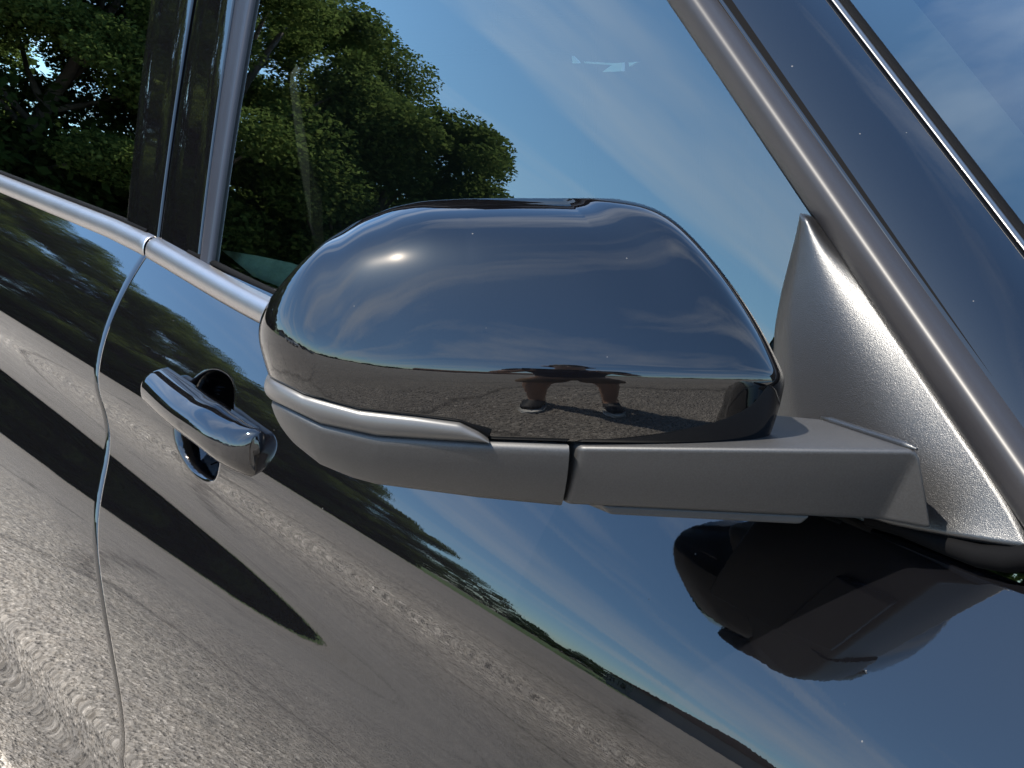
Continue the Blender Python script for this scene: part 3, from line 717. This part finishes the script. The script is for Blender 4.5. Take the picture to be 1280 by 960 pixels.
# ------------------------------------------------------------------ small things mirrored in the cap
def rotz(a): c_, s_ = math.cos(a), math.sin(a); return np.array([[c_, -s_, 0], [s_, c_, 0], [0, 0, 1.]])
def pobj(name, vf, m, parent, bv=0., sm=False):
    o = mesh_obj(name, *vf, m, parent, sm); 
    if bv: bevel(o, bv, 2)
    return o
WPAINT = plain('white vehicle paint', (.75, .75, .74), .25, var=.03); DGL = plain('dark vehicle glass', (.01, .012, .014), .05, var=.1); TYRE = plain('tyre rubber', (.015, .015, .015), .8, var=.2)
DPAINT = plain('dark grey vehicle paint', (.03, .032, .036), .2, var=.05); RIM = plain('wheel rim alloy', (.4, .4, .41), .3, .9, var=.05); LAMP = plain('red lamp lens', (.35, .02, .015), .2, var=.05)
def prism(poly, w):      # side outline (x, z) extruded to half width w
    n = len(poly); V = [(x, -w, z) for x, z in poly]+[(x, w, z) for x, z in poly]
    return V, [tuple(range(n)), tuple(range(2*n-1, n-1, -1))]+[(i, i+n, (i+1) % n+n, (i+1) % n) for i in range(n)]
def vehicle(name, loc, rz, body, cabin, wheels, m, label, cat, wr=.38):
    t = empty(name, loc); t.rotation_euler = (0, 0, rz); tag(t, label, cat)
    b = pobj('body', prism(body, .92), m, t, .07); pobj('cabin', prism(cabin, .76), DGL, t, .06)
    xs = [p[0] for p in cabin]; zt = max(p[1] for p in cabin); tx = [p[0] for p in cabin if p[1] > zt-.1]
    pobj('roof', box(((min(tx)+max(tx))/2, 0, zt+.015), ((max(tx)-min(tx))/2, .74, .025)), m, t, .02)
    for x in wheels:
        for y in (-.86, .86):
            w = pobj('wheel', tube([(x, y-.11, wr), (x, y-.08, wr), (x, y+.08, wr), (x, y+.11, wr)], [wr*.9, wr, wr, wr*.9], 22), TYRE, t)
            pobj('rim', tube([(x, y-.12, wr), (x, y+.12, wr)], wr*.6, 16), RIM, w)
    x1 = max(p[0] for p in body); x0 = min(p[0] for p in body)
    for y in (-.7, .7):
        pobj('headlight', box((x1-.02, y, .82), (.04, .16, .08)), WPAINT, t, .02); pobj('tail_light', box((x0+.02, y, .9), (.04, .09, .14)), LAMP, t, .02)
    return t
vehicle('pickup_truck', polar(66, 17), math.radians(20), [(-2.7, .5), (2.6, .5), (2.7, .8), (2.6, 1.1), (1.2, 1.2), (-.75, 1.22), (-2.7, 1.2)], [(1.25, 1.15), (.55, 1.78), (-.6, 1.8), (-.85, 1.15)], (-1.65, 1.7), WPAINT, 'white pickup truck mirrored small in the mirror cap', 'pickup truck')
vehicle('parked_car', polar(82, 22), math.radians(10), [(-2.2, .4), (2.2, .4), (2.25, .7), (1.4, .98), (-2.1, 1.02), (-2.25, .7)], [(1.1, .96), (.3, 1.42), (-1.1, 1.42), (-1.9, 1.0)], (-1.35, 1.4), DPAINT, 'dark parked car mirrored beside the white pickup', 'car', .33)
SID = plain('grey shed siding', (.22, .21, .2), .8, var=.15, vs_=2); ROOFM = plain('brown roof', (.12, .06, .04), .85, var=.25, vs_=2); BRK = plain('red brown brick wall', (.16, .075, .05), .9, var=.3, vs_=3)
def building(name, loc, rz, L, W, H, wm, label, nw):
    t = empty(name, loc); t.rotation_euler = (0, 0, rz); tag(t, label, 'building')
    w = pobj('wall', box((0, 0, H/2), (L/2, W/2, H/2)), wm, t)
    V = [(-L/2-.4, -W/2-.4, H-.1), (L/2+.4, -W/2-.4, H-.1), (L/2+.4, W/2+.4, H-.1), (-L/2-.4, W/2+.4, H-.1), (-L/2-.4, 0, H+W*.28), (L/2+.4, 0, H+W*.28)]
    pobj('roof', (V, [(0, 1, 5, 4), (2, 3, 4, 5), (0, 4, 3), (1, 2, 5), (3, 2, 1, 0)]), ROOFM, t)
    for k in range(nw):
        for s_ in (-1, 1): pobj('window', box((-L/2+(k+.5)*L/nw, s_*W/2, H*.55), (.45, .04, .5)), DGL, t)
building('shed', polar(51, 36), math.radians(40), 6, 5, 2.6, SID, 'small grey shed mirrored near the trees in the mirror cap', 2)
building('low_building', polar(131, 85), math.radians(42), 34, 10, 3.2, BRK, 'long low red brown building on the horizon of the mirror cap', 9)

# ------------------------------------------------------------------ the person taking the picture
vh = np.array([-_c, _s, 0.]); rt = RT            # facing direction and the person's right
BASE = np.array([C[0], C[1], 0.]) - vh*.44
def W(f, r, z): return tuple(BASE+vh*f+rt*r+np.array([0, 0, z]))
SKIN = plain('skin', (.42, .25, .17), .55, var=.06); SHIRT = plain('dark navy cotton', (.012, .014, .028), .9, var=.15, bs=.3, bd=.003, bscale=40); SHORT = plain('tan cotton', (.20, .135, .085), .9, var=.12, bs=.3, bd=.003, bscale=40)
SHOE = plain('dark shoe', (.02, .02, .022), .6, var=.2); SOLE = plain('white sole', (.75, .74, .7), .7, var=.05); HAIR = plain('brown hair', (.03, .02, .012), .7, var=.3, vs_=40, bs=.6, bd=.004, bscale=120)
def skinned(name, verts, radii, edges, m, parent, root=0, lv=2):
    me = bpy.data.meshes.new(name); me.from_pydata(verts, edges, []); o = bpy.data.objects.new(name, me); COL.objects.link(o); me.materials.append(m)
    md = o.modifiers.new('skin', 'SKIN'); md.use_smooth_shade = True
    sv = me.skin_vertices[0].data
    for i, r in enumerate(radii): sv[i].radius = r if isinstance(r, tuple) else (r, r); sv[i].use_root = (i == root)
    sb = o.modifiers.new('sub', 'SUBSURF'); sb.levels = lv; sb.render_levels = lv
    if parent: o.parent = parent; o.matrix_parent_inverse = Matrix.Translation(parent.location).inverted()
    return o
def figure():
    t = tag(empty('person', tuple(BASE)), 'person in dark shirt and tan shorts taking the photo, mirrored in the mirror cap', 'person')
    V = []; Rr = []; Ed = []
    def add(p, r, prev=None):
        V.append(W(*p)); Rr.append(r); i = len(V)-1
        if prev is not None: Ed.append((prev, i))
        return i
    pel = add((0, 0, .93), (.15, .12)); wa = add((.0, 0, 1.08), (.135, .1), pel); ch = add((.0, 0, 1.28), (.16, .115), wa); nb = add((-.01, 0, 1.44), (.09, .08), ch)
    nk = add((.01, 0, 1.52), .055, nb); hd = add((.035, 0, 1.60), (.07, .08), nk); h2 = add((.035, 0, 1.67), (.078, .092), hd); add((.03, 0, 1.745), (.055, .065), h2)
    for s_ in (-1, 1):
        sh = add((0, s_*.17, 1.42), .062, nb); el = add((.10, s_*.26, 1.20), .043, sh); wr = add((.34, s_*.125, 1.315), .028, el); pm = add((.40, s_*.105, 1.345), (.030, .020), wr)
        for k in range(4):
            f1 = add((.425, s_*(.094-.002*k), 1.372-.018*k), .0085, pm); f2 = add((.452, s_*.086, 1.376-.018*k), .008, f1)
        th = add((.415, s_*.082, 1.335), .010, pm); add((.412, s_*.058, 1.345), .009, th)
        hp = add((0, s_*.10, .86), .098, pel); kn = add((.015, s_*.135, .49), .058, hp); cf = add((-.012, s_*.145, .33), .054, kn); an = add((-.02, s_*.15, .09), .036, cf); add((.05, s_*.155, .045), (.036, .03), an)
    skinned('body', V, Rr, Ed, SKIN, t)
    V2 = [W(*p) for p in ((0, 0, .90), (0, 0, 1.08), (0, 0, 1.28), (-.01, 0, 1.43), (-.01, 0, 1.475), (0, -.17, 1.425), (.06, -.225, 1.305), (0, .17, 1.425), (.06, .225, 1.305))]
    skinned('shirt', V2, [(.172, .14), (.16, .125), (.178, .135), (.1, .09), (.068, .064), .083, .075, .083, .075], [(0, 1), (1, 2), (2, 3), (3, 4), (3, 5), (5, 6), (3, 7), (7, 8)], SHIRT, t)
    V3 = [W(*p) for p in ((0, 0, .98), (0, 0, .9), (0, -.10, .84), (.01, -.13, .54), (0, .10, .84), (.01, .13, .54))]
    skinned('shorts', V3, [(.155, .125), (.165, .135), .118, .098, .118, .098], [(0, 1), (1, 2), (2, 3), (1, 4), (4, 5)], SHORT, t)
    for s_ in (-1, 1):
        o = skinned('shoe', [W(-.075, s_*.152, .062), W(-.02, s_*.154, .066), (W(.07, s_*.16, .056)), W(.15, s_*.168, .048)], [(.042, .044), (.045, .05), (.05, .042), (.042, .03)], [(0, 1), (1, 2), (2, 3)], SHOE, t)
        q = []
        for k in range(20):
            a = 2*PI*k/20; q.append((.04+.145*math.cos(a), s_*.16+(.052+.008*math.cos(a))*math.sin(a)))
        v = [W(f, r, 0.002) for f, r in q]+[W(f, r, .03) for f, r in q]
        so_ = mesh_obj('sole', v, [tuple(range(20)), tuple(range(39, 19, -1))]+[(i, (i+1) % 20, (i+1) % 20+20, i+20) for i in range(20)], SOLE); adopt(so_, t)
    # hair, nose, ears, eyes
    hv = []
    for i in range(9):
        ph_ = PI/2*(1-i/8)*1.0
        for k in range(20):
            a = 2*PI*k/20; fwd = math.cos(a)
            z_ = 1.655+.115*math.sin(ph_)-(.06*(1-i/8*0) if False else 0)-(.055*(i/8)*max(0, -fwd)); hv.append(W(.022+.098*math.cos(ph_)*fwd-.004, .086*math.cos(ph_)*math.sin(a), z_+(.03*(i/8)*max(0, fwd))))
    adopt(mesh_obj('hair', hv, grid_faces(9, 20, 0, True), HAIR), t)
    adopt(skinned('nose', [W(.115, 0, 1.665), W(.13, 0, 1.635), W(.118, 0, 1.62)], [.009, .013, .01], [(0, 1), (1, 2)], SKIN, None, 0, 2), t)
    for s_ in (-1, 1):
        adopt(mesh_obj('ear', *tube([W(.03, s_*.078, 1.655), W(.025, s_*.09, 1.65), W(.02, s_*.094, 1.645)], [.03, .03, .02], 12), SKIN), t)
        adopt(mesh_obj('eye', *tube([W(.112, s_*.03, 1.67), W(.118, s_*.03, 1.67), W(.121, s_*.03, 1.67)], [.012, .010, .004], 10), SHOE), t)
    adopt(mesh_obj('mouth', *tube([W(.112, -.025, 1.598), W(.119, 0, 1.596), W(.112, .025, 1.598)], [.004, .006, .004], 8), plain('lips', (.3, .12, .1), .5)), t)
figure()
RC = np.stack([RT, UP, -FW], 1)
pc = C - FW*.008 - RT*.045 - UP*.012
ph = mesh_obj('phone', *box(pc, (.078, .037, .004), RC), plain('black phone case', (.01, .01, .011), .4), sm=False); bevel(ph, .003, 2)
tag(ph, 'black phone held up in both hands of the mirrored person', 'phone')
v, f = tube([C-FW*.0038, C-FW*.002], .007, 16); ln = mesh_obj('lens', v, f, DGL); ln.parent = ph
